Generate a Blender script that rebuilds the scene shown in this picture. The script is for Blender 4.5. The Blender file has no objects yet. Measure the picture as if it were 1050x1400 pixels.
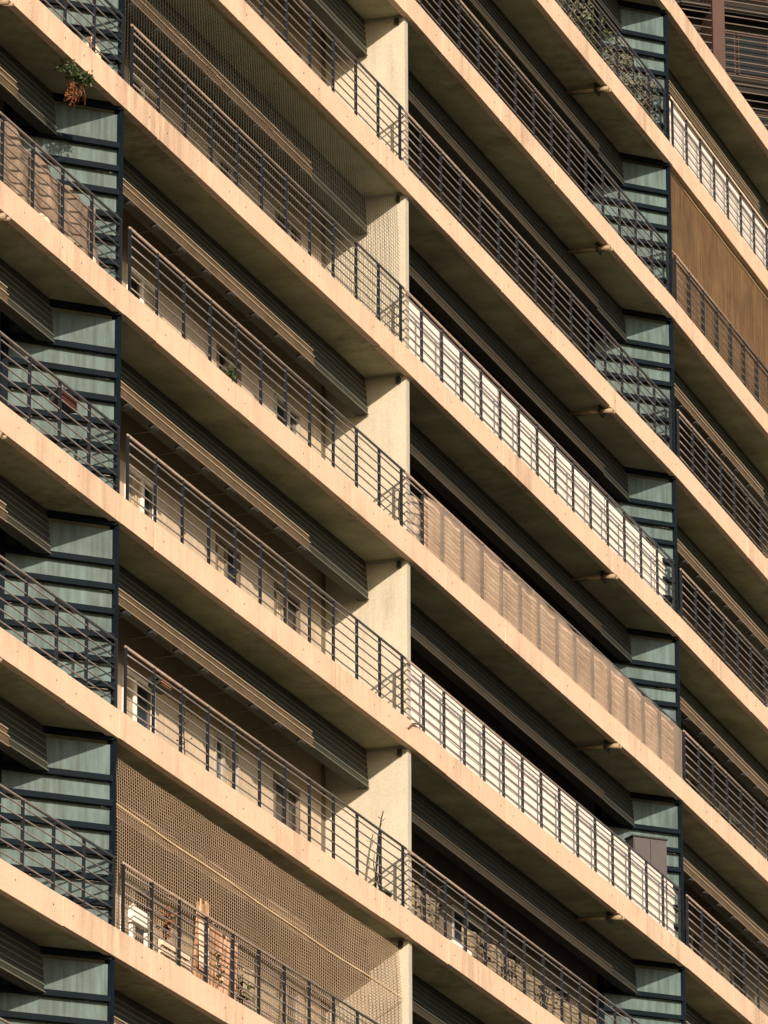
import bpy, bmesh, math, random
from mathutils import Vector, Matrix
random.seed(7)
sc = bpy.context.scene
COL = sc.collection

# ------------------------------------------------------------------ plan of the facade
PITCH, ROLL, FPX = 0.3103, -0.0032, 8356.2
CAMZ, Z0, H = 1.6, 26.137, 2.8
A = Vector((-3.3, 73.2312)); B = Vector((0.3411, 83.5678)); C = Vector((4.9232, 97.1733))
def dirv(deg): return Vector((math.cos(math.radians(deg)), math.sin(math.radians(deg))))
T0 = (B - A).normalized(); T2 = (C - B).normalized(); T3 = dirv(72.36)
ANG = [math.degrees(math.atan2(t.y, t.x)) for t in (T0, T0, T2, T3)]
LEN = [14.0, (B - A).length, (C - B).length, 11.0]
ORG = [A - T0 * 14.0, A, B, C]
TAN = [T0, T0, T2, T3]
def half(i, j): return math.tan(math.radians(ANG[j] - ANG[i]) / 2)
MS = [0, half(0, 1), half(1, 2), half(2, 3)]     # mitre at the start / end of each bay
ME = [half(0, 1), half(1, 2), half(2, 3), 0]
def xy(bay, u, w):
    """bay 0 counts u back from A (negative), the others forward from their first vertex"""
    if bay == 0: u = u + 14.0
    L = LEN[bay]; k = u / L
    uu = u + w * ((1 - k) * MS[bay] - k * ME[bay])
    t = TAN[bay]; n = Vector((-t.y, t.x))
    return ORG[bay] + t * uu + n * w
def P(bay, u, w, z):
    p = xy(bay, u, w)
    return Vector((p.x, p.y, CAMZ + Z0 + z))
def inward(bay):
    t = TAN[bay]; return Vector((-t.y, t.x, 0))
def along(bay): return Vector((TAN[bay].x, TAN[bay].y, 0))

# ------------------------------------------------------------------ materials
def new_mat(name):
    m = bpy.data.materials.new(name); m.use_nodes = True
    nt = m.node_tree; bs = nt.nodes['Principled BSDF']
    return m, nt, bs
def tex_mat(name, col, rough=0.8, var=0.15, scale=3.0, streak=0.0, bump=0.0, bscale=60.0, spec=0.3, metal=0.0, col2=None, fine=0.0, stain=0.0):
    m, nt, bs = new_mat(name)
    N, L = nt.nodes, nt.links
    tc = N.new('ShaderNodeTexCoord')
    n1 = N.new('ShaderNodeTexNoise'); n1.inputs['Scale'].default_value = scale; n1.inputs['Detail'].default_value = 6
    n1.inputs['Roughness'].default_value = 0.6
    L.new(tc.outputs['Object'], n1.inputs['Vector'])
    cr = N.new('ShaderNodeValToRGB')
    c2 = col2 or tuple(c * (1 - var * 2) for c in col)
    hi = tuple(min(1, c * (1 + var * 0.6)) for c in col)
    cr.color_ramp.elements[0].position = 0.32; cr.color_ramp.elements[0].color = (*c2, 1)
    cr.color_ramp.elements[1].position = 0.68; cr.color_ramp.elements[1].color = (*hi, 1)
    L.new(n1.outputs['Fac'], cr.inputs['Fac'])
    out = cr.outputs['Color']
    if streak > 0:
        mp = N.new('ShaderNodeMapping'); mp.inputs['Scale'].default_value = (9, 9, 0.7)
        L.new(tc.outputs['Object'], mp.inputs['Vector'])
        n2 = N.new('ShaderNodeTexNoise'); n2.inputs['Scale'].default_value = 1.6; n2.inputs['Detail'].default_value = 5
        L.new(mp.outputs['Vector'], n2.inputs['Vector'])
        r2 = N.new('ShaderNodeValToRGB')
        r2.color_ramp.elements[0].position = 0.36; r2.color_ramp.elements[0].color = (1 - streak, 1 - streak * 1.1, 1 - streak * 1.25, 1)
        r2.color_ramp.elements[1].position = 0.62; r2.color_ramp.elements[1].color = (1, 1, 1, 1)
        L.new(n2.outputs['Fac'], r2.inputs['Fac'])
        mx = N.new('ShaderNodeMixRGB'); mx.blend_type = 'MULTIPLY'; mx.inputs['Fac'].default_value = 1
        L.new(out, mx.inputs['Color1']); L.new(r2.outputs['Color'], mx.inputs['Color2'])
        out = mx.outputs['Color']
    if stain > 0:
        # run-off streaks and blotches that belong to the concrete: sparse, of their own shape
        mp = N.new('ShaderNodeMapping'); mp.inputs['Scale'].default_value = (5.5, 5.5, .55)
        L.new(tc.outputs['Object'], mp.inputs['Vector'])
        n5 = N.new('ShaderNodeTexNoise'); n5.inputs['Scale'].default_value = 1.0; n5.inputs['Detail'].default_value = 7; n5.inputs['Roughness'].default_value = .7
        L.new(mp.outputs['Vector'], n5.inputs['Vector'])
        n6 = N.new('ShaderNodeTexNoise'); n6.inputs['Scale'].default_value = .5; n6.inputs['Detail'].default_value = 3
        L.new(tc.outputs['Object'], n6.inputs['Vector'])
        mu = N.new('ShaderNodeMath'); mu.operation = 'MULTIPLY'; L.new(n5.outputs['Fac'], mu.inputs[0]); L.new(n6.outputs['Fac'], mu.inputs[1])
        r5 = N.new('ShaderNodeValToRGB')
        r5.color_ramp.elements[0].position = .27; r5.color_ramp.elements[0].color = (1, 1, 1, 1)
        r5.color_ramp.elements[1].position = .42; r5.color_ramp.elements[1].color = (1 - stain, 1 - stain * 1.06, 1 - stain * 1.1, 1)
        L.new(mu.outputs[0], r5.inputs['Fac'])
        mx = N.new('ShaderNodeMixRGB'); mx.blend_type = 'MULTIPLY'; mx.inputs['Fac'].default_value = 1
        L.new(out, mx.inputs['Color1']); L.new(r5.outputs['Color'], mx.inputs['Color2'])
        out = mx.outputs['Color']
    if fine > 0:
        n4 = N.new('ShaderNodeTexNoise'); n4.inputs['Scale'].default_value = 45; n4.inputs['Detail'].default_value = 3
        L.new(tc.outputs['Object'], n4.inputs['Vector'])
        r4 = N.new('ShaderNodeValToRGB')
        r4.color_ramp.elements[0].position = 0.3; r4.color_ramp.elements[0].color = (1 - fine,) * 3 + (1,)
        r4.color_ramp.elements[1].position = 0.7; r4.color_ramp.elements[1].color = (1, 1, 1, 1)
        L.new(n4.outputs['Fac'], r4.inputs['Fac'])
        mx = N.new('ShaderNodeMixRGB'); mx.blend_type = 'MULTIPLY'; mx.inputs['Fac'].default_value = 1
        L.new(out, mx.inputs['Color1']); L.new(r4.outputs['Color'], mx.inputs['Color2'])
        out = mx.outputs['Color']
    L.new(out, bs.inputs['Base Color'])
    bs.inputs['Roughness'].default_value = rough
    bs.inputs['Metallic'].default_value = metal
    bs.inputs['Specular IOR Level'].default_value = spec
    if bump > 0:
        n3 = N.new('ShaderNodeTexNoise'); n3.inputs['Scale'].default_value = bscale; n3.inputs['Detail'].default_value = 4
        L.new(tc.outputs['Object'], n3.inputs['Vector'])
        b = N.new('ShaderNodeBump'); b.inputs['Strength'].default_value = bump; b.inputs['Distance'].default_value = 0.01
        L.new(n3.outputs['Fac'], b.inputs['Height']); L.new(b.outputs['Normal'], bs.inputs['Normal'])
    return m
def sheet_mat(name, col, transp, transl, rough=0.6, var=0.12, scale=2.0):
    """thin cloth or film: part see-through, part letting light through"""
    m, nt, bs = new_mat(name); N, L = nt.nodes, nt.links
    tc = N.new('ShaderNodeTexCoord'); n1 = N.new('ShaderNodeTexNoise')
    n1.inputs['Scale'].default_value = scale; n1.inputs['Detail'].default_value = 6
    L.new(tc.outputs['Object'], n1.inputs['Vector'])
    cr = N.new('ShaderNodeValToRGB')
    cr.color_ramp.elements[0].position = 0.3; cr.color_ramp.elements[0].color = (*[c * (1 - 2 * var) for c in col], 1)
    cr.color_ramp.elements[1].position = 0.7; cr.color_ramp.elements[1].color = (*[min(1, c * (1 + .5 * var)) for c in col], 1)
    L.new(n1.outputs['Fac'], cr.inputs['Fac']); L.new(cr.outputs['Color'], bs.inputs['Base Color'])
    bs.inputs['Roughness'].default_value = rough
    tl = N.new('ShaderNodeBsdfTranslucent'); L.new(cr.outputs['Color'], tl.inputs['Color'])
    tp = N.new('ShaderNodeBsdfTransparent'); tp.inputs['Color'].default_value = (.95, .9, .85, 1)
    m1 = N.new('ShaderNodeMixShader'); m1.inputs[0].default_value = transl
    L.new(bs.outputs[0], m1.inputs[1]); L.new(tl.outputs[0], m1.inputs[2])
    m2 = N.new('ShaderNodeMixShader'); m2.inputs[0].default_value = transp
    L.new(m1.outputs[0], m2.inputs[1]); L.new(tp.outputs[0], m2.inputs[2])
    L.new(m2.outputs[0], N['Material Output'].inputs['Surface'])
    return m
M = {}
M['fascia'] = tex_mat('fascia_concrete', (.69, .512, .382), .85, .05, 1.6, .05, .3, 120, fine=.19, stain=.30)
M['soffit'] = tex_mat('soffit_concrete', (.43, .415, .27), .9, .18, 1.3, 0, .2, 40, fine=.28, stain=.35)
M['hole'] = tex_mat('tie_hole', (.06, .04, .03), .9, .1)
M['rust'] = tex_mat('rust', (.22, .1, .04), .9, .25, 12)
M['wall'] = tex_mat('partition_stucco', (.435, .42, .36), .9, .035, 1.6, .03, .35, 130, fine=.19, stain=.2)
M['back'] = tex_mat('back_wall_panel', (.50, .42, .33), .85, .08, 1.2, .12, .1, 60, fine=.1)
M['backdark'] = tex_mat('back_wall_render', (.15, .125, .10), .9, .16, 1.2, .15)  # dark copy of the back wall: shade of the right bays put into colour
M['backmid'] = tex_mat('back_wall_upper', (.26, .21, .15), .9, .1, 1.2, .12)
M['navy'] = tex_mat('navy_painted_steel', (.0035, .008, .0135), .6, .12, 4, 0, 0, spec=.06)
M['post'] = tex_mat('dark_railing_post', (.008, .010, .015), .45, .15, 9, 0, 0, spec=.3)
M['bar'] = tex_mat('weathered_steel_bar', (.23, .20, .19), .5, .1, 14, 0, 0, spec=.4)
M['rail'] = tex_mat('weathered_steel_rail', (.26, .205, .175), .5, .15, 8, 0, 0, spec=.4)
M['pane'] = tex_mat('reeded_green_panel', (.092, .145, .155), .4, .16, 1.6, .34, .05, 30, spec=.3, fine=.1)
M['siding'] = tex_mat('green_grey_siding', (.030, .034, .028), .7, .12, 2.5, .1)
M['sidingdim'] = tex_mat('dark_siding', (.018, .021, .018), .8, .12, 2.5, .1)  # shaded copy of the siding, the darkness put into its colour
M['lipdim'] = tex_mat('dark_siding_lip', (.085, .09, .075), .8, .1, 4)  # shaded copy of the lip colour
M['lip'] = tex_mat('siding_lip', (.15, .15, .12), .7, .1, 4)  # siding colour lightened to paint in bounced light along the laps
M['trim'] = tex_mat('tan_trim_board', (.105, .075, .047), .75, .14, 2.5, .2)  # sunlit band of the siding put into a tan colour; the cable shares it
M['trimdim'] = tex_mat('olive_trim_board', (.035, .03, .02), .8, .12, 2.5, .15)  # darker copy of the sunlit strip, for the bay where it is unlit
M['trimlipdim'] = tex_mat('olive_trim_edge', (.11, .095, .065), .8, .1, 4)  # darker copy of the strip edge for the unlit bay
M['trimlip'] = tex_mat('trim_edge', (.40, .33, .235), .7, .1, 4)  # paler edge paints in the bright line along the sunlit strip
M['bracket'] = tex_mat('black_bracket', (.02, .02, .02), .6, .1)
M['pipe'] = tex_mat('grey_plastic_pipe', (.26, .20, .135), .6, .15, 5)
M['alu'] = tex_mat('aluminium_frame', (.42, .40, .36), .4, .08, 6, metal=.3)
m, nt, bs = new_mat('dark_glass'); bs.inputs['Base Color'].default_value = (.012, .014, .014, 1); bs.inputs['Roughness'].default_value = .18; bs.inputs['Specular IOR Level'].default_value = .25
M['glass'] = m
M['curtain'] = tex_mat('curtain', (.45, .38, .28), .9, .2, 5, .4)
M['net_gold'] = tex_mat('golden_net', (.34, .255, .175), .8, .1, .8)
M['net_brown'] = tex_mat('brown_net', (.215, .135, .066), .85, .2, .9, .4)
M['net_pale'] = tex_mat('pale_net', (.055, .053, .04), .8, .15, 1)
M['cord'] = tex_mat('net_cord', (.72, .55, .34), .8, .1, 3)
M['tarp'] = sheet_mat('beige_film', (.70, .58, .47), .60, .35, .7, .16, 1.7)
M['white'] = tex_mat('white_board', (.80, .76, .71), .5, .05, 2.2, .08)
M['lining'] = tex_mat('lining_cloth', (.58, .46, .36), .9, .16, 1.8, .2)
M['backing'] = tex_mat('grey_backing', (.30, .30, .28), .8, .08, 3)
M['cloth'] = tex_mat('brown_cloth', (.25, .19, .145), .9, .22, 3, .25)
M['palecloth'] = tex_mat('pale_cloth', (.66, .55, .43), .9, .12, 3)
M['mat'] = tex_mat('reed_mat', (.30, .25, .17), .9, .22, 4, .35)
M['leaf'] = tex_mat('leaf_green', (.03, .052, .015), .6, .3, 20)
M['leafpale'] = tex_mat('leaf_pale', (.12, .125, .095), .7, .3, 18)
M['leafdry'] = tex_mat('leaf_dry', (.17, .062, .026), .8, .3, 18)
M['twig'] = tex_mat('dry_twig', (.03, .022, .018), .9, .2, 10)
M['pot'] = tex_mat('black_pot', (.02, .018, .016), .5, .1)
M['clay'] = tex_mat('clay_pot', (.36, .15, .07), .8, .15)
M['red'] = tex_mat('red_plastic', (.11, .03, .02), .5, .1)
M['woodstreak'] = tex_mat('weathered_board', (.66, .48, .34), .85, .12, 5, .6, col2=(.42, .22, .14))
M['cabinet'] = tex_mat('grey_cabinet', (.062, .056, .062), .6, .08, 2)
M['bgwall'] = tex_mat('tower_wall', (.012, .010, .009), .8, .2, .4)  # tower colours kept very dark to put its shade into them
M['bgcol'] = tex_mat('tower_column', (.062, .036, .032), .85, .08, 1)
M['bgbar'] = tex_mat('tower_bar', (.075, .06, .05), .6, .15, 3)
M['ground'] = tex_mat('ground_paving', (.11, .105, .08), .95, .15, .05, 0, 0, spec=.1)

# ------------------------------------------------------------------ mesh helpers
class MB:
    def __init__(s): s.v = []; s.f = []; s.mi = []
    def hexa(s, pts, mi=0):
        b = len(s.v); s.v += [tuple(p) for p in pts]
        for q in ((0,1,2,3),(7,6,5,4),(0,4,5,1),(1,5,6,2),(2,6,7,3),(3,7,4,0)):
            s.f.append(tuple(b + i for i in q)); s.mi.append(mi)
    def box(s, bay, u0, u1, w0, w1, z0, z1, mi=0):
        s.hexa([P(bay,u0,w0,z0),P(bay,u0,w1,z0),P(bay,u1,w1,z0),P(bay,u1,w0,z0),
                P(bay,u0,w0,z1),P(bay,u0,w1,z1),P(bay,u1,w1,z1),P(bay,u1,w0,z1)], mi)
    def obox(s, o, ax, ay, az, mi=0):
        o = Vector(o)
        s.hexa([o, o+ay, o+ax+ay, o+ax, o+az, o+ay+az, o+ax+ay+az, o+ax+az], mi)
    def tube(s, pts, r, n=6, mi=0, r2=None, cap=True):
        pts = [Vector(p) for p in pts]; b = len(s.v); K = len(pts)
        for i, p in enumerate(pts):
            d = (pts[min(i+1,K-1)] - pts[max(i-1,0)]).normalized()
            a = d.cross(Vector((0,0,1)))
            if a.length < 1e-3: a = d.cross(Vector((1,0,0)))
            a.normalize(); c = d.cross(a)
            rr = r if r2 is None else r + (r2 - r) * i / max(1, K-1)
            for k in range(n):
                t = 2*math.pi*k/n
                s.v.append(tuple(p + (a*math.cos(t) + c*math.sin(t))*rr))
        for i in range(K-1):
            for k in range(n):
                s.f.append((b+i*n+k, b+i*n+(k+1)%n, b+(i+1)*n+(k+1)%n, b+(i+1)*n+k)); s.mi.append(mi)
        if cap:
            s.f.append(tuple(b+k for k in range(n))[::-1]); s.mi.append(mi)
            s.f.append(tuple(b+(K-1)*n+k for k in range(n))); s.mi.append(mi)
    def grid(s, fn, nu, nv, mi=0):
        b = len(s.v)
        for i in range(nu+1):
            for j in range(nv+1): s.v.append(tuple(fn(i/nu, j/nv)))
        for i in range(nu):
            for j in range(nv):
                q = b+i*(nv+1)+j
                s.f.append((q, q+1, q+nv+2, q+nv+1)); s.mi.append(mi)
    def lathe(s, o, prof, n=14, mi=0):
        o = Vector(o); b = len(s.v)
        for r, z in prof:
            for k in range(n):
                t = 2*math.pi*k/n; s.v.append((o.x+r*math.cos(t), o.y+r*math.sin(t), o.z+z))
        for i in range(len(prof)-1):
            for k in range(n):
                s.f.append((b+i*n+k, b+i*n+(k+1)%n, b+(i+1)*n+(k+1)%n, b+(i+1)*n+k)); s.mi.append(mi)
        s.f.append(tuple(b+k for k in range(n))[::-1]); s.mi.append(mi)
        s.f.append(tuple(b+(len(prof)-1)*n+k for k in range(n))); s.mi.append(mi)
    def disc(s, c, nrm, r, n=8, mi=0):
        c = Vector(c); nrm = Vector(nrm).normalized(); a = nrm.cross(Vector((0,0,1))).normalized(); d = nrm.cross(a)
        b = len(s.v)
        for k in range(n):
            t = 2*math.pi*k/n; s.v.append(tuple(c + a*math.cos(t)*r + d*math.sin(t)*r))
        s.f.append(tuple(b+k for k in range(n))); s.mi.append(mi)
    def leaf(s, c, size, mi=0, long=1.0, down=0.0):
        c = Vector(c)
        d = Vector((random.gauss(0,1), random.gauss(0,1), random.gauss(0,1)-down)).normalized()
        a = d.cross(Vector((random.gauss(0,1), random.gauss(0,1), random.gauss(0,1)))).normalized()
        b = len(s.v); L = size*long
        n = d.cross(a)*size*.15
        s.v += [tuple(c), tuple(c+d*L*.5+a*size*.35+n), tuple(c+d*L), tuple(c+d*L*.5-a*size*.35+n)]
        s.f.append((b,b+1,b+2,b+3)); s.mi.append(mi)
    def build(s, name, mats, parent=None, smooth=False, solid=0):
        me = bpy.data.meshes.new(name); me.from_pydata(s.v, [], s.f)
        ms = mats if isinstance(mats, (list, tuple)) else [mats]
        for m in ms: me.materials.append(m)
        for p, i in zip(me.polygons, s.mi): p.material_index = i; p.use_smooth = smooth
        bm = bmesh.new(); bm.from_mesh(me); bmesh.ops.recalc_face_normals(bm, faces=bm.faces); bm.to_mesh(me); bm.free()
        o = bpy.data.objects.new(name, me); COL.objects.link(o)
        if parent: o.parent = parent
        if solid:
            md = o.modifiers.new('thickness', 'SOLIDIFY'); md.thickness = solid; md.offset = 0
        return o
def tag(o, label, cat, group=None):
    o['label'] = label; o['category'] = cat
    if group: o['group'] = group
    return o
def thing(name, loc, label, cat, group=None):
    o = bpy.data.objects.new(name, None); COL.objects.link(o); o.location = loc
    o.empty_display_size = .2
    bpy.context.view_layer.update()
    return tag(o, label, cat, group)
def adopt(o, parent):
    """keep world place while parenting to a placed empty"""
    o.parent = parent; o.matrix_parent_inverse = Matrix.Translation(-Vector(parent.location))
    return o

# ------------------------------------------------------------------ the apartment building
apt = bpy.data.objects.new('apartment_building', None); COL.objects.link(apt)
tag(apt, 'long sunlit apartment block of stacked balconies with peach concrete edges and dark bar railings', 'apartment building')
RANGE = {0: (-14.0, 0.0), 1: (0.0, LEN[1]), 2: (0.0, LEN[2]), 3: (0.0, 11.0)}
BAYS = (0, 1, 2, 3)
NB, NT = -9, 5
W_BACK = 1.32
def seams(bay):
    return {0: [-13.4, -10.5, -7.6, -4.75, -1.74], 1: [1.14, 4.05, 6.93, 9.81], 2: [1.75, 4.63, 7.5, 10.39, 13.2], 3: [1.76, 4.65, 7.5, 10.3]}[bay]
for n in range(NB, NT + 1):
    z = n * H
    s = MB()
    for b in BAYS:
        a, e = RANGE[b]
        s.box(b, a, e, .095, 9.0 if n == NT else 1.6, z + .035, z + .17)
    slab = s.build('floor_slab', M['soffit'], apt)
    f = MB()
    for b in BAYS:
        a, e = RANGE[b]
        cuts = [a] + seams(b) + [e]
        for i in range(len(cuts) - 1):
            g0 = .010 if i else 0; g1 = .010 if i < len(cuts) - 2 else 0
            jz = random.uniform(-.006, .006); jw = random.uniform(-.003, .003)
            m0, m1 = cuts[i], cuts[i+1]
            k = max(1, int((m1 - m0) / .8))
            f.box(b, m0 + g0, m1 - g1, 0 + jw, .1, z + jz, z + .365 + jz * .5)
        for q in seams(b):
            f.box(b, q - .02, q + .02, .025, .09, z + .012, z + .35, 1)   # back of the joint
            for du in (-.32, .3):
                if -14 < q + du < LEN[b]:
                    f.disc(P(b, q + du, -.0045, z + .19), -inward(b), .013, 8, 1)
            if random.random() < .6:
                q2 = q + 1.44 + random.uniform(-.1, .1)
                f.disc(P(b, min(q2, e - .1), -.0045, z + .21), -inward(b), .011, 8, 1)
    f.build('fascia', [M['fascia'], M['hole']], slab)
# a coping edge on the roof slab sits flush with it: the roof is the last slab

# side walls of the floors: partition walls, slanted screens, siding, back walls
def wall_thick(bay, u0, u1, z0, z1, w0=.08, w1=W_BACK + .2):
    s = MB(); s.box(bay, u0, u1, w0, w1, z0, z1); return s
for n in range(NB, NT):
    z = n * H
    w = wall_thick(2, .19, .34, z + .17, z + H + .035).build('partition_wall', M['wall'], apt)
    if -5 <= n <= 3:
        c = MB(); c.box(2, .135, .188, .16, .22, z + H - .11, z + H - .012); c.build('clamp', M['bracket'], w)
        c = MB(); c.tube([P(2, .178, .1, z + H - .02), P(2, .178, .7, z + H - .02)], .011, 6); c.build('conduit', M['wall'], w)
    wall_thick(0, -13.95, -13.8, z + .17, z + H + .035).build('partition_wall', M['wall'], apt)
    wall_thick(3, 10.8, 10.95, z + .17, z + H + .035).build('partition_wall', M['wall'], apt)

def screen(bay, n, u=0.0):
    """steel framed partition screen set at 45 degrees between two balconies"""
    z = n * H
    o = P(bay, u, .055, 0); o.z = 0
    t, i = along(bay), inward(bay)
    d = (i - t).normalized(); q = (-i - t).normalized()       # along the screen, out of its lit face
    zt = CAMZ + Z0 + z + H + .033; zb = CAMZ + Z0 + z + .172
    f = MB(); up = Vector((0, 0, 1))
    # front post
    po = P(bay, u - .03, .045, 0); po.z = zb
    f.obox(po, t * .065, i * .105, up * (zt - zb))
    L = 1.56
    f.obox(o + d * (L - .02) + up * zb, d * .09, q * .07, up * (zt - zb))
    f.obox(o + d * .05 + up * (zt - .075), d * (L - .07), q * .085, up * .075)
    f.obox(o + d * .05 + up * zb, d * (L - .07), q * .06, up * .1)
    bars = [.48 + .32 * k for k in range(7)]
    for b in bars:
        f.obox(o + d * .06 + up * (zt - .033 - b - .09), d * (L - .08), q * .085, up * .074)
    fr = f.build('partition_screen', M['navy'], apt)
    edges = [(.08, .48)] + [(b + .09, b2) for b, b2 in zip(bars, bars[1:])] + [(bars[-1] + .09, zt - .033 - zb - .1 - .0)]
    for e0, e1 in edges:
        if e1 - e0 < .05: continue
        p = MB()
        p.obox(o + d * .06 - q * .03 + up * (zt - .033 - e1), d * (L - .09), q * .012, up * (e1 - e0))
        p.build('panel', M['pane'], fr)
    s = MB(); s.tube([o + d * .42 - q * .012 + up * zb, o + d * .42 - q * .012 + up * zt], .006, 5)
    return fr
for n in range(-6, 5):
    screen(1, n)
    screen(3, n)

# lap siding bulkhead over each balcony, with its sunlit strip built as a tan board below
CO = [2.79, 2.70, 2.615, 2.53, 2.43, 2.34, 2.25]
def bulkhead(bay, n, u0, u1, ue):
    z = n * H; s = MB()
    for k in range(6):
        wk = .70 - .008 * k
        s.box(bay, u0, u1, wk, .82, z + CO[k+1] + .001, z + CO[k] + (.04 if k == 0 else 0))
        s.box(bay, u0, u1, wk - .016, wk - .0005, z + CO[k+1] + .004, z + CO[k+1] + .016, 1)
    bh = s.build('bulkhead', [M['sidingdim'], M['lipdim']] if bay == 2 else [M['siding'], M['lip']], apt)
    t = MB()  # added strip, shaped to stop where the sunlight on the siding ends
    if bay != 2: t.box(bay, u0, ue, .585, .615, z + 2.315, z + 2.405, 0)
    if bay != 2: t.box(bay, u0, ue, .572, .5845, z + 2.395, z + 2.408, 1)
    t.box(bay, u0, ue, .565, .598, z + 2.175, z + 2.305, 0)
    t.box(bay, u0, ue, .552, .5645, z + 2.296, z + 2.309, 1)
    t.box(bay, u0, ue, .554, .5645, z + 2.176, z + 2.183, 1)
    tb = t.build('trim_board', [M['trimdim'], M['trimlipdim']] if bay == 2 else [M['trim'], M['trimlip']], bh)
    u = u0 + .55
    while u < ue - .2 and bay != 2:
        k = MB(); k.box(bay, u, u + .16, .556, .64, z + 2.13, z + 2.172); k.box(bay, u + .06, u + .08, .642, .95, z + 2.10, z + 2.115)
        k.build('bracket', M['bracket'], bh); u += .93
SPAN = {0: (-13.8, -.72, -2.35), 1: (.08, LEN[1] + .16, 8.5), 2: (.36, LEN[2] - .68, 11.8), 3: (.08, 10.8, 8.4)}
for n in range(NB, NT):
    for b in BAYS:
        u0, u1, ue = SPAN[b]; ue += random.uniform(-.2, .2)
        if n < -5 : continue
        bulkhead(b, n, u0, u1, ue)

# back wall of the balconies with sliding doors
DOORS = {0: [(-12.6, -10.9), (-8.6, -6.9), (-5.2, -3.6), (-3.2, -1.9)],
         1: [(1.1, 2.6), (3.36, 4.5), (6.72, 7.65), (9.02, 10.05)],
         2: [(1.0, 2.5), (3.3, 5.0), (6.0, 7.6), (8.6, 10.2), (11.2, 12.8)],
         3: [(.35, 1.2), (2.1, 3.6), (4.6, 6.0), (7.4, 9.0)]}
VIS = {0: (-4, 2), 1: (-4, 3), 2: (-3, 4), 3: (-2, 4)}
DOORTOP = 2.0
for b in BAYS:
    a, e = RANGE[b]
    for n in range(NB, NT):
        z = n * H
        lo, hi = VIS[b]
        s = MB()
        ds = DOORS[b] if lo <= n <= hi else []
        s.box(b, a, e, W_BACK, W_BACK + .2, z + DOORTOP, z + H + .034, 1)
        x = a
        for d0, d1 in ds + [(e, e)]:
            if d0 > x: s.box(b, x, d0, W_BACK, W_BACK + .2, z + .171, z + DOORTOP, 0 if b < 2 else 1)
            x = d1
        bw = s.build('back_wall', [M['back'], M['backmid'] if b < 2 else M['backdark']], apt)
        for di, (d0, d1) in enumerate(ds):
            f = MB(); zb, zt = z + .175, z + DOORTOP - .004
            fw = .055
            f.box(b, d0 + .003, d0 + fw, W_BACK - .02, W_BACK + .08, zb, zt); f.box(b, d1 - fw, d1 - .003, W_BACK - .02, W_BACK + .08, zb, zt)
            mid = (d0 + d1) / 2 + random.uniform(-.1, .1)
            f.box(b, mid - .04, mid + .04, W_BACK - .005, W_BACK + .075, zb + .06, zt - .06)
            f.box(b, d0 + fw, d1 - fw, W_BACK - .02, W_BACK + .08, zt - .06, zt); f.box(b, d0 + fw, d1 - fw, W_BACK - .02, W_BACK + .08, zb, zb + .06)
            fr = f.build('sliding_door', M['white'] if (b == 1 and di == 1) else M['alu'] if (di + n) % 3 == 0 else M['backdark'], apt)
            g = MB(); g.box(b, d0 + fw, d1 - fw, W_BACK + .03, W_BACK + .04, zb + .06, zt - .06); g.build('glass', M['glass'], fr)
            if random.random() < .55:
                h = random.choice(((d0 + fw + .01, mid - .05), (mid + .05, d1 - fw - .01)))
                g = MB()
                g.grid(lambda i, j, h=h: P(b, h[0] + (h[1]-h[0])*i, W_BACK + .022 + .004*math.sin(i*30), zb + .07 + (zt-zb-.14)*j), 24, 1)
                g.build('blind', M['curtain'], fr)

# railings
POSTS = {0: [-.04 - .965 * k for k in range(9)][::-1], 1: [.29 + .9564 * k for k in range(12)],
         2: [.81 + .948 * k for k in range(15)], 3: [.22 + .932 * k for k in range(9)]}
POSTS[2] = [-.14] + POSTS[2][1:] if False else POSTS[2]
RW = .045
BARZ = (1.185, 1.04, .90, .757, .62, .475)
post_mesh = {}
def railing(bay, n):
    z = n * H; ps = POSTS[bay]
    u0, u1 = ps[0], ps[-1]
    if bay == 1: u1 = LEN[1]
    if bay == 2: u0 = 0.0
    s = MB()
    for bz in BARZ:
        s.tube([P(bay, u0 + (u1-u0)*k/len(ps), RW + random.uniform(-.002,.002), z + bz + random.uniform(-.0035,.0035)) for k in range(len(ps)+1)], .0105, 8)
    r = s.build('balcony_railing', M['bar'], apt, smooth=True)
    s = MB(); s.tube([P(bay, u0 - .02, RW, z + 1.27), P(bay, u1 + (.0 if bay == 1 else .02), RW, z + 1.27)], .019, 10)
    s.build('top_rail', M['rail'], r, smooth=True)
    for u in ps:
        if bay not in post_mesh:
            m = MB(); i, t = inward(bay), along(bay)
            m.obox(-t * .009 - i * .021, t * .018, i * .042, Vector((0, 0, .9)))
            o = m.build('post', M['post'], r); post_mesh[bay] = o.data
        else:
            o = bpy.data.objects.new('post', post_mesh[bay]); COL.objects.link(o); o.parent = r
        o.location = P(bay, u, RW, z + .362)
for b in BAYS:
    lo, hi = VIS[b]
    for n in range(lo, hi + 1): railing(b, n)

# drain pipes crossing under the slabs
for b, us in ((2, 10.52), (0, -4.0)):
    for n in range(-3, 5):
        z = n * H; us += random.uniform(-.05, .05)
        s = MB(); s.tube([P(b, us, .70, z - .045), P(b, us, .12, z - .06)], .034, 10); p = s.build('drain_pipe', M['pipe'], apt, smooth=True)
        s = MB(); s.tube([P(b, us + .14, .70, z - .03), P(b, us + .14, .13, z - .045)], .018, 8); s.build('thin_pipe', M['pipe'], p, smooth=True)
        s = MB()
        s.tube([P(b, us, .17, z - .059), P(b, us, -.03, z - .062)], .043, 10)
        s.tube([P(b, us + .14, .16, z - .044), P(b, us + .14, -.035, z - .047)], .026, 8)
        s.build('spout', M['pipe'], p, smooth=True)
        s = MB(); s.box(b, us - .06, us + .19, .17, .20, z - .11, z + .03); s.build('bracket', M['bracket'], p)

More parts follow.
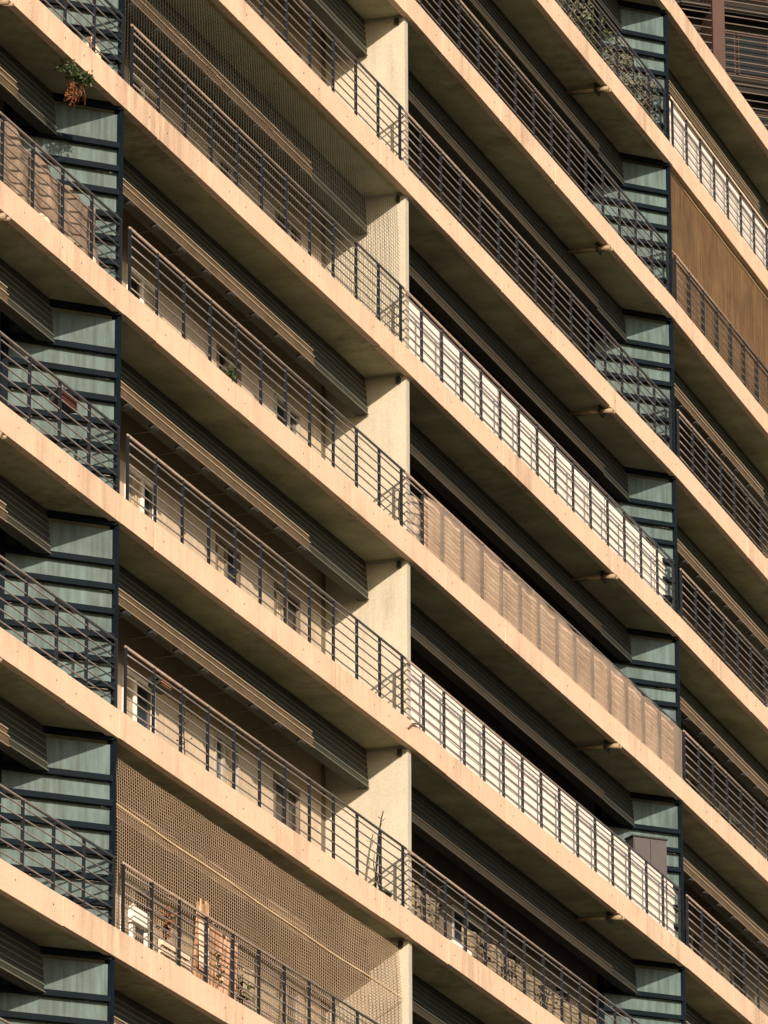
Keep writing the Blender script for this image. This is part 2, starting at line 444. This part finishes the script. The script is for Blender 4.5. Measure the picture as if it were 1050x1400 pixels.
# core of the building behind the balconies and its base
s = MB()
for b in BAYS:
    a, e = RANGE[b]
    s.box(b, a, e, W_BACK + .21, 9.0, -Z0 - CAMZ, NT * H + .02)
s.build('wall', M['back'], apt)
s = MB()
for b in BAYS:
    a, e = RANGE[b]
    s.box(b, a, e, .3, W_BACK + .2, -Z0 - CAMZ, NB * H - .01)
s.build('base_wall', M['fascia'], apt)

# ------------------------------------------------------------------ nets
def net(name, bay, u0, u1, z0, z1, w, pu, pz, su, sz, mat, label, cat='net', sag=.05, cords=(), end=None):
    s = MB()
    def wf(u, zz):
        k = (u - u0) / (u1 - u0); h = (zz - z0) / (z1 - z0)
        return w + sag * math.sin(k * 9.0 + h * 2) * .3 * math.sin(math.pi * h) - sag * math.sin(math.pi * h)
    def dz(u): return .012 * math.sin(u * 2.7) + .008 * math.sin(u * 6.1)
    NZ = 6; u = u0
    while u <= u1:
        pts = [(u, z0 + (z1 - z0) * j / NZ) for j in range(NZ + 1)]
        for (ua, za), (ub, zb_) in zip(pts, pts[1:]):
            s.hexa([P(bay, ua - su/2, wf(ua, za), za), P(bay, ua - su/2, wf(ua, za) + .004, za), P(bay, ua + su/2, wf(ua, za) + .004, za), P(bay, ua + su/2, wf(ua, za), za),
                    P(bay, ub - su/2, wf(ub, zb_), zb_), P(bay, ub - su/2, wf(ub, zb_) + .004, zb_), P(bay, ub + su/2, wf(ub, zb_) + .004, zb_), P(bay, ub + su/2, wf(ub, zb_), zb_)])
        u += pu * random.uniform(.96, 1.04)
    NU = 24; zz = z0
    while zz <= z1:
        for k in range(NU):
            ua, ub = u0 + (u1-u0)*k/NU, u0 + (u1-u0)*(k+1)/NU
            if end and ub > end((zz - z0)/(z1 - z0)): continue
            za, zb_ = zz + dz(ua), zz + dz(ub)
            wa, wb = wf(ua, zz) - .002, wf(ub, zz) - .002
            s.hexa([P(bay, ua, wa, za - sz/2), P(bay, ua, wa + .004, za - sz/2), P(bay, ub, wb + .004, zb_ - sz/2), P(bay, ub, wb, zb_ - sz/2),
                    P(bay, ua, wa, za + sz/2), P(bay, ua, wa + .004, za + sz/2), P(bay, ub, wb + .004, zb_ + sz/2), P(bay, ub, wb, zb_ + sz/2)])
        zz += pz
    root = tag(s.build(name, mat), label, cat)
    for (za, zb_, sg) in cords:
        c = MB()
        pts = []
        for k in range(41):
            kk = k / 40; u = u0 + (u1 - u0) * kk
            zc = za + (zb_ - za) * kk - sg * math.sin(math.pi * kk) + .006 * math.sin(kk * 23)
            pts.append(P(bay, u, wf(u, zc) - .012, zc))
        c.tube(pts, .009, 6); c.build('cord', M['cord'], root)
    return root
z = -3 * H
net('balcony_net', 1, .05, LEN[1] + .12, z + .3, z + H - .1, .21, .075, .043, .0105, .0066, M['net_gold'],
    'coarse golden net across the whole balcony opening at bottom left, sagging ropes along it', sag=.05, cords=((z + 2.06, z + 1.95, .035),))
z = 3 * H
net('balcony_net', 3, .06, 8.5, z + .375, z + H - .03, .10, .050, .029, .025, .0155, M['net_brown'],
    'fine brown net stretched like cloth over the balcony opening at upper right', sag=-.012, cords=((z + 1.34, z + 1.34, .02), (z + H - .05, z + H - .05, .01)))
z = 1 * H
net('balcony_net', 1, .08, LEN[1] - .1, z + .3, z + H - .02, .12, .095, .056, .0026, .0018, M['net_pale'],
    'thin pale bird net over the balcony opening at upper left beside the lit wall', sag=.04)
# ------------------------------------------------------------------ film hung outside one railing
def film():
    n = 0; z = n * H
    u0, u1 = .95, 14.28
    root = thing('windbreak_film', P(2, u0, 0, z + .36), 'long translucent beige windbreak film tied outside the railing right of the pale wall', 'windbreak')
    edges = [u0, 3.4, 6.05, 9.1, 11.6, u1]
    for k, (a, e) in enumerate(zip(edges, edges[1:])):
        def fn(i, j, a=a, e=e, k=k):
            u = a + (e - a + .05) * i
            zz = z + .372 + (.85 + .012 * math.sin(u * 5.2) - .03 * max(0, math.sin(u * 1.7)) ** 6) * j
            w = .014 - .008 * (k % 2) + .004 * math.sin(u * 11) * j + .005 * math.sin(u * 3.1 + 4 * j)
            return P(2, u, w - .004, zz)
        g = MB(); g.grid(fn, 60, 8)
        adopt(g.build('film_sheet', M['tarp'], None, True), root)
    for k in range(7):
        a, e = u0 + (u1 - u0) * k / 7, u0 + (u1 - u0) * (k + 1) / 7
        g = MB(); g.grid(lambda i, j: P(2, a + (e - a - .03) * i, .098 + .008 * math.sin(i * 17 + k) * j, z + .2 + (1.05 + .02 * math.sin(i * 5 + k)) * j), 24, 4)
        adopt(g.build('lining_sheet', M['lining'], None, True), root)
film()
# ------------------------------------------------------------------ white boards behind railings
def boards(bay, n, u0, u1, w, z0, z1, step, label):
    z = n * H
    root = thing('privacy_screen', P(bay, u0, w, z + z0), label, 'privacy screen')
    u = u0
    while u < u1 - .3:
        e = min(u + step, u1)
        g = MB(); ww = w + random.uniform(-.004, .004)
        gp = .03 if step < 1 else .004
        g.box(bay, u + gp, e - gp, ww, ww + .012, z + z0, z + z1 + random.uniform(-.006, .006))
        adopt(g.build('board', M['white']), root)
        u = e
    g = MB(); g.box(bay, u0, u1, w + .03, w + .036, z + z0, z + z1 - .03); adopt(g.build('backing', M['backing']), root)
    return root
boards(2, 1, .335, 14.3, .222, .2, 1.36, .948, 'white board screen standing back behind the railing one storey above the beige film')
boards(2, -1, .42, 14.3, .155, .2, 1.36, 1.9, 'bright white board screen close behind the railing one storey below the beige film')
boards(3, 4, .06, 8.4, .15, .2, 1.38, 1.86, 'white board screen behind the topmost railing at upper right')
g = MB()
def wrap(i, j):
    t = j * math.pi * 1.1 - .4
    return P(3, .03 + 8.3 * i, RW - math.cos(t) * .03, 4 * H + 1.27 + math.sin(t) * .032 - (.02 if j in (0, 1) else 0))
g.grid(wrap, 50, 8)
tag(g.build('rail_cover', M['palecloth'], None, True, .004), 'cream cloth strip wrapped over the topmost rail at upper right', 'rail cover')

# ------------------------------------------------------------------ smaller things on the balconies
def cloth(name, bay, n, u0, u1, w, z0, z1, mat, label, cat, amp=.05, drop=.12, seed=0, nu=60, nv=14):
    rnd = random.Random(seed); ph = [rnd.uniform(0, 6.28) for _ in range(6)]
    z = n * H
    def fn(i, j):
        u = u0 + (u1 - u0) * i
        top = z1 - drop * abs(math.sin(u * 3.2 + ph[0])) * .8 - drop * .5 * math.sin(u * 1.3 + ph[1])
        zz = z + z0 + (top - z0) * j
        ww = w + amp * (.5 * math.sin(u * 6 + 2.5 * j + ph[2]) + .35 * math.sin(u * 13 + ph[3] + j * 5) + .3 * math.sin(j * 9 + ph[4] + u * 2))
        return P(bay, u, max(.075, ww), zz)
    g = MB(); g.grid(fn, nu, nv)
    return tag(g.build(name, mat, None, True, .006), label, cat)
cloth('cloth_screen', 0, 0, -5.6, -.5, .17, .25, 1.33, M['cloth'], 'crumpled brown cloth sheet hung behind the left railing beside the slanted screen', 'cloth', .05, .14, 3, 110)
def sack(bay, n, u, w, r, h, mat, label, seed, cat='sack', name='cloth_sack'):
    rnd = random.Random(seed); c = P(bay, u, w, n * H + .172)
    g = MB()
    def fn(i, j):
        t = i * 2 * math.pi; k = math.sin(math.pi * min(.97, j * .85 + .12)) ** .6
        rr = r * k * (1 + .12 * math.sin(3 * t + seed) + .08 * math.sin(7 * t + j * 5))
        return Vector((c.x + rr * math.cos(t), c.y + rr * math.sin(t), c.z + h * j))
    g.grid(fn, 20, 10)
    top = c + Vector((0, 0, h)); g.lathe(top - Vector((0, 0, .03)), [(r * .3, 0), (r * .22, .03), (r * .3, .08)], 10)
    return tag(g.build(name, mat, None, True), label, cat)
sack(0, 0, -2.25, .27, .19, .44, M['palecloth'], 'pale knotted sack at the foot of the brown cloth, farthest from the slanted screen', 1)
sack(0, 0, -1.45, .27, .18, .5, M['mat'], 'dull olive sack at the foot of the brown cloth, between two pale sacks', 2)
sack(0, 0, -.72, .27, .17, .52, M['palecloth'], 'pale knotted sack squeezed against the slanted screen below the brown cloth', 4)
sack(0, 1, -.75, .2, .16, .5, M['palecloth'], 'white cloth sack behind the top left railing, close to the slanted screen', 5)

def foliage(mb, c, r, n, mi=0, size=.06, squash=1.0, long=1.2, down=0):
    for _ in range(n):
        d = Vector((random.gauss(0,1), random.gauss(0,1), random.gauss(0,1) * squash))
        d = d.normalized() * r * random.random() ** .45
        d.z *= squash
        mb.leaf(Vector(c) + d, size * random.uniform(.6, 1.3), mi, long, down)
# fern on the underside edge
c = P(0, -1.6, -.0, 1 * H - .17); root = thing('fern', c, 'green fern with dead brown fronds growing from the concrete edge at top left', 'fern')
g = MB(); foliage(g, c + Vector((.03, 0, -.02)), .17, 240, 0, .045, .7); foliage(g, P(0, -1.8, .06, H - .12), .15, 130, 0, .045, .7); adopt(g.build('leaves', M['leaf']), root)
g = MB()
for k in range(16):
    a = c + Vector((random.uniform(-.12, .04), random.uniform(-.08, .08), -.06)); e = a + Vector((random.uniform(-.1, .06), 0, random.uniform(-.34, -.16)))
    g.tube([a, (a + e) / 2 + Vector((.02, 0, 0)), e], .005, 4, r2=.002)
    for q in range(4): g.leaf(a.lerp(e, random.random()), .035, 0, 1.6, 1)
adopt(g.build('dead_frond', M['leafdry']), root)
# seedling on the edge
c = P(1, 3.85, .04, .37); root = thing('seedling', c, 'small green plant sprouting on the concrete edge at the foot of a railing', 'plant')
g = MB(); foliage(g, c + Vector((0, 0, .09)), .10, 130, 0, .045, .9); adopt(g.build('leaves', M['leaf']), root)
g = MB(); g.tube([c, c + Vector((0, 0, .1))], .008, 5); adopt(g.build('stem', M['twig']), root)
# dead plant in a pot by the pale wall
z = -2 * H; c = P(2, -.33, .4, z + .172); root = thing('potted_plant', c, 'bare dead stem in a wide black pot standing before the pale wall', 'potted plant')
g = MB(); g.lathe(c, [(.15, 0), (.2, .22), (.225, .36), (.24, .37), (.235, .41), (.2, .41), (.19, .36)], 18); adopt(g.build('pot', M['pot'], None, True), root)
g = MB()
p0 = c + Vector((0, 0, .34)); pts = [p0, p0 + Vector((.01, .02, .3)), p0 + Vector((.035, .0, .62)), p0 + Vector((.05, .03, .9)), p0 + Vector((.09, .05, 1.16)), p0 + Vector((.12, .03, 1.27))]
g.tube(pts, .022, 6, r2=.007)
g.tube([pts[1], pts[1] + Vector((-.03, .1, .22)), pts[1] + Vector((-.02, .14, .38))], .009, 5, r2=.004)
for k in range(9):
    a = pts[1].lerp(pts[4], random.random()); g.tube([a, a + Vector((random.uniform(-.06,.06), random.uniform(-.1,.1), random.uniform(.02,.1)))], .006, 4, r2=.003)
for k in range(10): g.leaf(p0 + Vector((random.uniform(-.1,.1), random.uniform(-.1,.1), random.uniform(.02,.2))), .08, 0, 1.6)
adopt(g.build('stem', M['twig']), root)
# twig on the same floor, far left
c = P(1, 2.85, .25, z + .172); root = thing('twig_plant', c, 'thin leafless twig in a small clay pot before the sunlit door panel', 'potted plant')
g = MB(); g.lathe(c, [(.08, 0), (.11, .18), (.12, .2), (.1, .2), (.09, .16)], 14); adopt(g.build('pot', M['clay'], None, True), root)
g = MB(); pts = [c + Vector((.01*math.sin(k), .01*math.cos(k*2), .15 + .14*k)) for k in range(8)]; g.tube(pts, .012, 5, r2=.004)
for k in range(16):
    a = pts[2].lerp(pts[7], random.random()); e = a + Vector((random.uniform(-.08,.08), random.uniform(-.12,.12), random.uniform(0,.12))); g.tube([a, e], .005, 4, r2=.003); g.leaf(e, .04)
adopt(g.build('stem', M['twig']), root)
# hung baskets
def basket(bay, u, n, zz, label, du=.5, h=.16, red=M['red']):
    c = P(bay, u, .1, n * H + zz); root = thing('hanging_basket', c, label, 'basket')
    g = MB(); g.box(bay, u, u + du, .09, .26, n * H + zz, n * H + zz + h); adopt(g.build('tray', M['bracket']), root)
    g = MB()
    for k in range(5): g.box(bay, u + .02, u + du - .05, .078, .0895, n * H + zz + .02 + k * .03, n * H + zz + .036 + k * .03)
    adopt(g.build('slat', red), root)
    g = MB()
    for q in (u + .06, u + du - .06): g.tube([P(bay, q, .1, n*H + zz + h), P(bay, q, .07, n*H + 1.28), P(bay, q, .03, n*H + 1.27)], .006, 5)
    adopt(g.build('hook', M['bracket']), root)
basket(0, -1.8, -1, 1.07, 'dark basket with a red slatted front hung behind the left railing', .5, .17)
basket(1, 1.6, -2, 1.13, 'small basket with sunlit orange slats hung on a railing above the coarse golden net', .4, .12, M['clay'])
# weathered boards and clutter behind the coarse net
z = -3 * H
for u0, du, h, lab in ((2.95, .42, 1.33, 'tallest weathered board with red streaks leaning behind the coarse golden net'),
                       (3.4, .5, 1.12, 'weathered board with a broken top behind the coarse net, between two others'),
                       (3.93, .5, 1.08, 'weathered board at the right end of the three leaning behind the coarse net')):
    g = MB(); n_ = 7
    for k in range(n_):
        a, b_ = u0 + du*k/n_, u0 + du*(k+1)/n_ - .004
        hh = h - random.uniform(0, .12)
        o = P(1, a, .145, z + .172); g.obox(o, along(1)*(b_-a), inward(1)*.015, Vector((0,0,hh)) - inward(1)*.06)
    tag(g.build('wooden_board', M['woodstreak']), lab, 'board')
def potplant(bay, n, u, w, label, mats, r=.18, hh=.45, nl=150, pot=M['clay'], size=.07, tilt=0):
    c = P(bay, u, w, n * H + .172); root = thing('potted_plant', c, label, 'potted plant')
    g = MB(); g.lathe(c, [(.09, 0), (.125, .2), (.135, .2), (.135, .24), (.11, .24), (.105, .2)], 14); adopt(g.build('pot', pot, None, True), root)
    g = MB()
    for k in range(6):
        a = c + Vector((random.uniform(-.05,.05), random.uniform(-.05,.05), .2)); g.tube([a, a + Vector((random.uniform(-.08,.08), random.uniform(-.08,.08), hh))], .007, 4)
    adopt(g.build('stem', M['twig']), root)
    g = MB(); foliage(g, c + Vector((0, 0, .2 + hh)), r, nl, 0, size, 1.3); adopt(g.build('leaves', mats), root)
potplant(1, -3, 2.1, .2, 'yellowing leafy potted plant behind the coarse golden net, left of the boards', M['leafdry'], .16, .62, 90, size=.07)
potplant(1, -3, 3.75, .2, 'green potted plant half in front of the weathered boards', M['leaf'], .2, .35, 110)
potplant(1, -3, 4.8, .25, 'dark leafy potted plant just right of the weathered boards', M['leaf'], .17, .3, 110, M['pot'])
g = MB(); o = P(1, .75, .3, z + .62)
g.box(1, .8, 1.25, .10, .18, z + .66, z + .86); g.box(1, .78, .82, .12, .16, z + .172, z + .62); g.box(1, 1.28, 1.32, .12, .16, z + .172, z + .62)
tag(g.build('white_box', M['white']), 'white box on thin legs behind the left end of the coarse golden net', 'box')
g = MB()
for k in range(5): g.box(1, 1.75 + .02*k, 2.9 - .03*k, .12, .15, z + .2 + .1*k, z + .26 + .1*k)
for k in range(6): g.box(1, 1.8 + .18*k, 1.83 + .18*k, .151, .17, z + .18, z + .7)
tag(g.build('shoe_rack', M['palecloth']), 'low pale slatted rack on the floor behind the coarse golden net', 'rack')
for u0, du, top, mat, lab in ((3.02, .34, 1.22, 'palecloth', 'pale cloth with frayed top hung over the tallest weathered board behind the bottom left railing'),
                              (4.62, .4, 1.0, 'curtain', 'streaked beige cloth hung right of the weathered boards behind the bottom left railing')):
    cloth('hanging_cloth', 1, -3, u0, u0 + du, .085, .55, top, M[mat], lab, 'cloth', .012, .06, int(u0 * 10), 14, 8)
# mat and dried vines on the balcony below the white boards
cloth('reed_mat', 2, -2, .5, 2.25, .30, .2, 1.05, M['mat'], 'stained reed mat hung behind the railing beside the pale wall at bottom', 'mat', .03, .04, 11, 30)
cloth('reed_mat', 2, -2, 3.35, 13.8, .30, .2, 1.0, M['mat'], 'long stained reed mat with dry vines before it, behind the railing at bottom right', 'mat', .03, .05, 12, 120)
for k, (u, lab) in enumerate(((1.2, 'dry vine climbing before the short reed mat next to the pale wall'), (4.0, 'dry vine on the long reed mat just right of the red striped crate'),
                              (5.3, 'dry vine second from the red striped crate on the long reed mat'), (7.1, 'dry vine third from the red striped crate on the long reed mat'))):
    c = P(2, u, .2, -2 * H + .172); root = thing('dry_vine', c, lab, 'vine')
    g = MB()
    for q in range(4):
        a = c.copy(); pts = [a]
        for st in range(9):
            a = a + along(2) * random.uniform(-.1, .12) + Vector((0, 0, random.uniform(.06, .13))); pts.append(a)
        g.tube(pts, .011, 5, r2=.004)
    adopt(g.build('stem', M['twig']), root)
    g = MB(); foliage(g, c + Vector((0, 0, .55)), .33, 45, 0, .07, 1.2); adopt(g.build('leaves', M['twig']), root)
g = MB(); zz = -2 * H
for k in range(4): g.box(2, 2.4, 3.2, .11 + .002 * (k % 2), .42, zz + .175 + .085 * k, zz + .252 + .085 * k, 1 if k == 2 else 0)
g.box(2, 2.42, 3.18, .12, .41, zz + .17, zz + .515, 0)
tag(g.build('crate', [M['white'], M['red']]), 'white crate with one red stripe behind the railing at bottom', 'crate')
# grey cabinet in front of the slanted screen
zz = -1 * H; o = P(3, 0, .055, zz + .172); t3, i3 = along(3), inward(3); d3 = (i3 - t3).normalized(); q3 = (-i3 - t3).normalized(); up3 = Vector((0, 0, 1))
root = thing('cabinet', o + d3 * .6, 'grey two door cabinet standing before a slanted screen behind the white boards', 'cabinet')
def cab(s0, s1, q0, q1, z0, z1): s = MB(); s.obox(o + d3 * s0 + q3 * q0 + up3 * z0, d3 * (s1 - s0), q3 * (q1 - q0), up3 * (z1 - z0)); return s
adopt(cab(.50, 1.12, .10, .36, 0, 1.83).build('body', M['cabinet']), root)
for a, e in ((.51, .805), (.815, 1.11)): adopt(cab(a, e, .3605, .376, .03, 1.8).build('door', M['cabinet']), root)
adopt(cab(.48, 1.14, .09, .385, 1.831, 1.855).build('top', M['bracket']), root)
# crumpled clear sheet in the first bay of the film balcony
cloth('plastic_sheet', 2, 0, .1, 1.0, .13, .2, 1.08, sheet_mat('pale_film', (.7, .58, .46), .12, .3, .5, .3, 9), 'crumpled pale plastic sheet inside the railing between the wall and the beige film', 'plastic sheet', .03, .03, 21, 24)
# bent cable on the concrete edge
g = MB(); g.tube([P(2, -.05, -.012, -H + .22), P(2, .12, -.03, -H + .335), P(2, .35, -.035, -H + .385), P(2, .62, -.02, -H + .385), P(2, .8, .05, -H + .38)], .013, 6)
tag(g.build('cable', M['trim'], None, True), 'short bent brown cable lying over the concrete edge by the pale wall', 'cable')
# plants behind the top railing right of the middle
spots = ((7.3, 'spreading pale potted plant farthest from the screen behind the topmost middle railing'), (8.3, 'pale potted plant second along the topmost middle railing from its open end'),
         (9.4, 'bushy pale plant third along the topmost middle railing'), (10.5, 'pale leafy plant fourth along the topmost middle railing'), (11.9, 'pale leafy plant fifth along the topmost middle railing'),
         (13.4, 'flowering pale plant nearest the slanted screen behind the topmost middle railing'))
for k, (u, lab) in enumerate(spots): potplant(2, 4, u, .27, lab, M['leafpale'] if k % 3 else M['leaf'], .34, .5, 300, M['palecloth'] if k % 2 else M['clay'], .085)
cloth('cloth_sheet', 2, 4, 3.0, 12.5, .42, .2, .9, M['curtain'], 'streaked grey sheet hung behind the plants of the topmost middle railing', 'cloth', .04, .2, 31, 90)
# small leaves caught on the wall
g = MB(); c = P(2, .16, 1.0, -3 * H + 1.52)
for k in range(16): g.leaf(c + Vector((random.uniform(-.06,.06), random.uniform(-.02,.0), random.uniform(-.14,.1))), .05)
tag(g.build('dead_leaf', M['twig']), 'clump of dark dead leaves stuck to the pale wall at bottom', 'leaves')

# ------------------------------------------------------------------ tower behind, top right
def tower():
    K = Vector((10.05, 190.0, 0)); base = 0
    root = thing('tower_block', (K.x, K.y, 0), 'dark tower block with brown columns and close horizontal rails in the top right corner', 'tower block')
    r = dirv(22); l = Vector((-math.cos(math.radians(34)), math.sin(math.radians(34)))); HT = 110
    R = Vector((r.x, r.y, 0)); Lf = Vector((l.x, l.y, 0)); Rn = Vector((-r.y, r.x, 0)); Ln = Vector((l.y * -1, l.x, 0))
    if Ln.y < 0: Ln = -Ln
    s = MB(); up = Vector((0, 0, 1))
    p0, p1, p3 = K + Rn * .9, K + R * 24 + Rn * .9, K + Lf * 14 + Ln * .9
    q = [p3, p0, p1, p1 + Vector((-6, 22, 0)), p3 + Vector((6, 18, 0))]
    b = len(s.v); s.v += [tuple(x) for x in q] + [tuple(x + up * HT) for x in q]
    for i in range(5): s.f.append((i, (i+1) % 5, 5 + (i+1) % 5, 5 + i)); s.mi.append(0)
    s.f.append((5, 6, 7, 8, 9)); s.mi.append(0)
    adopt(s.build('wall', M['bgwall']), root)
    ux = {'a': 1.13, 'w': .40}
    for k, uu in enumerate((1.10, 8.5, 16)):
        s = MB(); s.obox(K + R * uu - Rn * .05, R * .44, Rn * .9, up * HT); adopt(s.build('column', M['bgcol']), root)
    # rails: two runs, stacked in the part of the tower that is seen
    zlo, zhi = 40.0, 108.0; zz = zlo; stp = .268; s1 = MB(); s2 = MB(); s3 = MB(); cnt = 0
    while zz < zhi:
        s1.obox(K + up * zz, R * 1.08, Rn * .04, up * .036); s2.obox(K + R * 1.57 + up * zz, R * 6.8, Rn * .04, up * .036)
        s3.obox(K + up * zz, Lf * 9, Ln * .04, up * .036); zz += stp; cnt += 1
    for s_ in (s1, s2, s3): adopt(s_.build('rail_stack', M['bgbar']), root)
    for z0 in [66.4 + 2.8 * k for k in range(-5, 14)]:
        for a, e in ((1.62, 2.35), (2.45, 3.6), (.1, .95)):
            g = MB(); g.obox(K + R * a + Rn * .86 + up * (z0 + .9), R * (e - a), Rn * .05, up * 1.5); f = adopt(g.build('window', M['bgcol']), root)
            g = MB(); g.obox(K + R * (a + .05) + Rn * .845 + up * (z0 + .95), R * (e - a - .1), Rn * .014, up * 1.4); p = g.build('pane', M['glass']); p.parent = f; p.matrix_parent_inverse = f.matrix_world.inverted() if False else Matrix.Identity(4)
        g = MB(); g.obox(K + R * .02 + Rn * .1 + up * z0, R * 9, Rn * .7, up * .2); adopt(g.build('floor_slab', M['bgwall']), root)
tower()

# ------------------------------------------------------------------ ground
s = MB(); s.v = [(-1500, -1500, 0), (1500, -1500, 0), (1500, 1500, 0), (-1500, 1500, 0)]; s.f = [(0, 1, 2, 3)]; s.mi = [0]
g = s.build('ground', M['ground']); g['kind'] = 'structure'

# ------------------------------------------------------------------ light
d = along(1) * 1.0 + inward(1) * .70 + Vector((0, 0, -.434)); d.normalize()
sun = bpy.data.lights.new('sun', 'SUN'); sun.energy = 5.0; sun.angle = math.radians(.5); sun.color = (1, .79, .59)
so = bpy.data.objects.new('sun', sun); COL.objects.link(so); so.rotation_euler = d.to_track_quat('-Z', 'Y').to_euler()
el = math.asin(-d.z); az = math.atan2(-d.x, -d.y)
w = bpy.data.worlds.new('World'); sc.world = w; w.use_nodes = True
nt = w.node_tree; sk = nt.nodes.new('ShaderNodeTexSky'); sk.sky_type = 'NISHITA'; sk.sun_disc = False
sk.sun_elevation = el; sk.sun_rotation = az; sk.air_density = 1.2; sk.dust_density = 1.5
nt.links.new(sk.outputs[0], nt.nodes['Background'].inputs[0]); nt.nodes['Background'].inputs[1].default_value = .095
sc.view_settings.view_transform = 'Standard'; sc.view_settings.look = 'None'; sc.view_settings.exposure = .7; sc.view_settings.gamma = 1

# ------------------------------------------------------------------ camera
cam = bpy.data.cameras.new('camera'); co = bpy.data.objects.new('camera', cam); COL.objects.link(co)
cam.sensor_fit = 'VERTICAL'; cam.sensor_height = 24.0; cam.lens = FPX / 1400 * 24.0
cam.clip_end = 4000; cam.clip_start = .5
co.location = (0, 0, CAMZ)
f = Vector((0, math.cos(PITCH), math.sin(PITCH))); u = Vector((0, -math.sin(PITCH), math.cos(PITCH))); r = Vector((1, 0, 0))
c_, s_ = math.cos(ROLL), math.sin(ROLL)
# image x = c*X - s*Y(down), image y(down) = s*X + c*Y(down)
rx = r * c_ + u * s_; ux = u * c_ - r * s_
co.matrix_world = Matrix(((rx.x, ux.x, -f.x, 0), (rx.y, ux.y, -f.y, 0), (rx.z, ux.z, -f.z, CAMZ), (0, 0, 0, 1)))
sc.camera = co
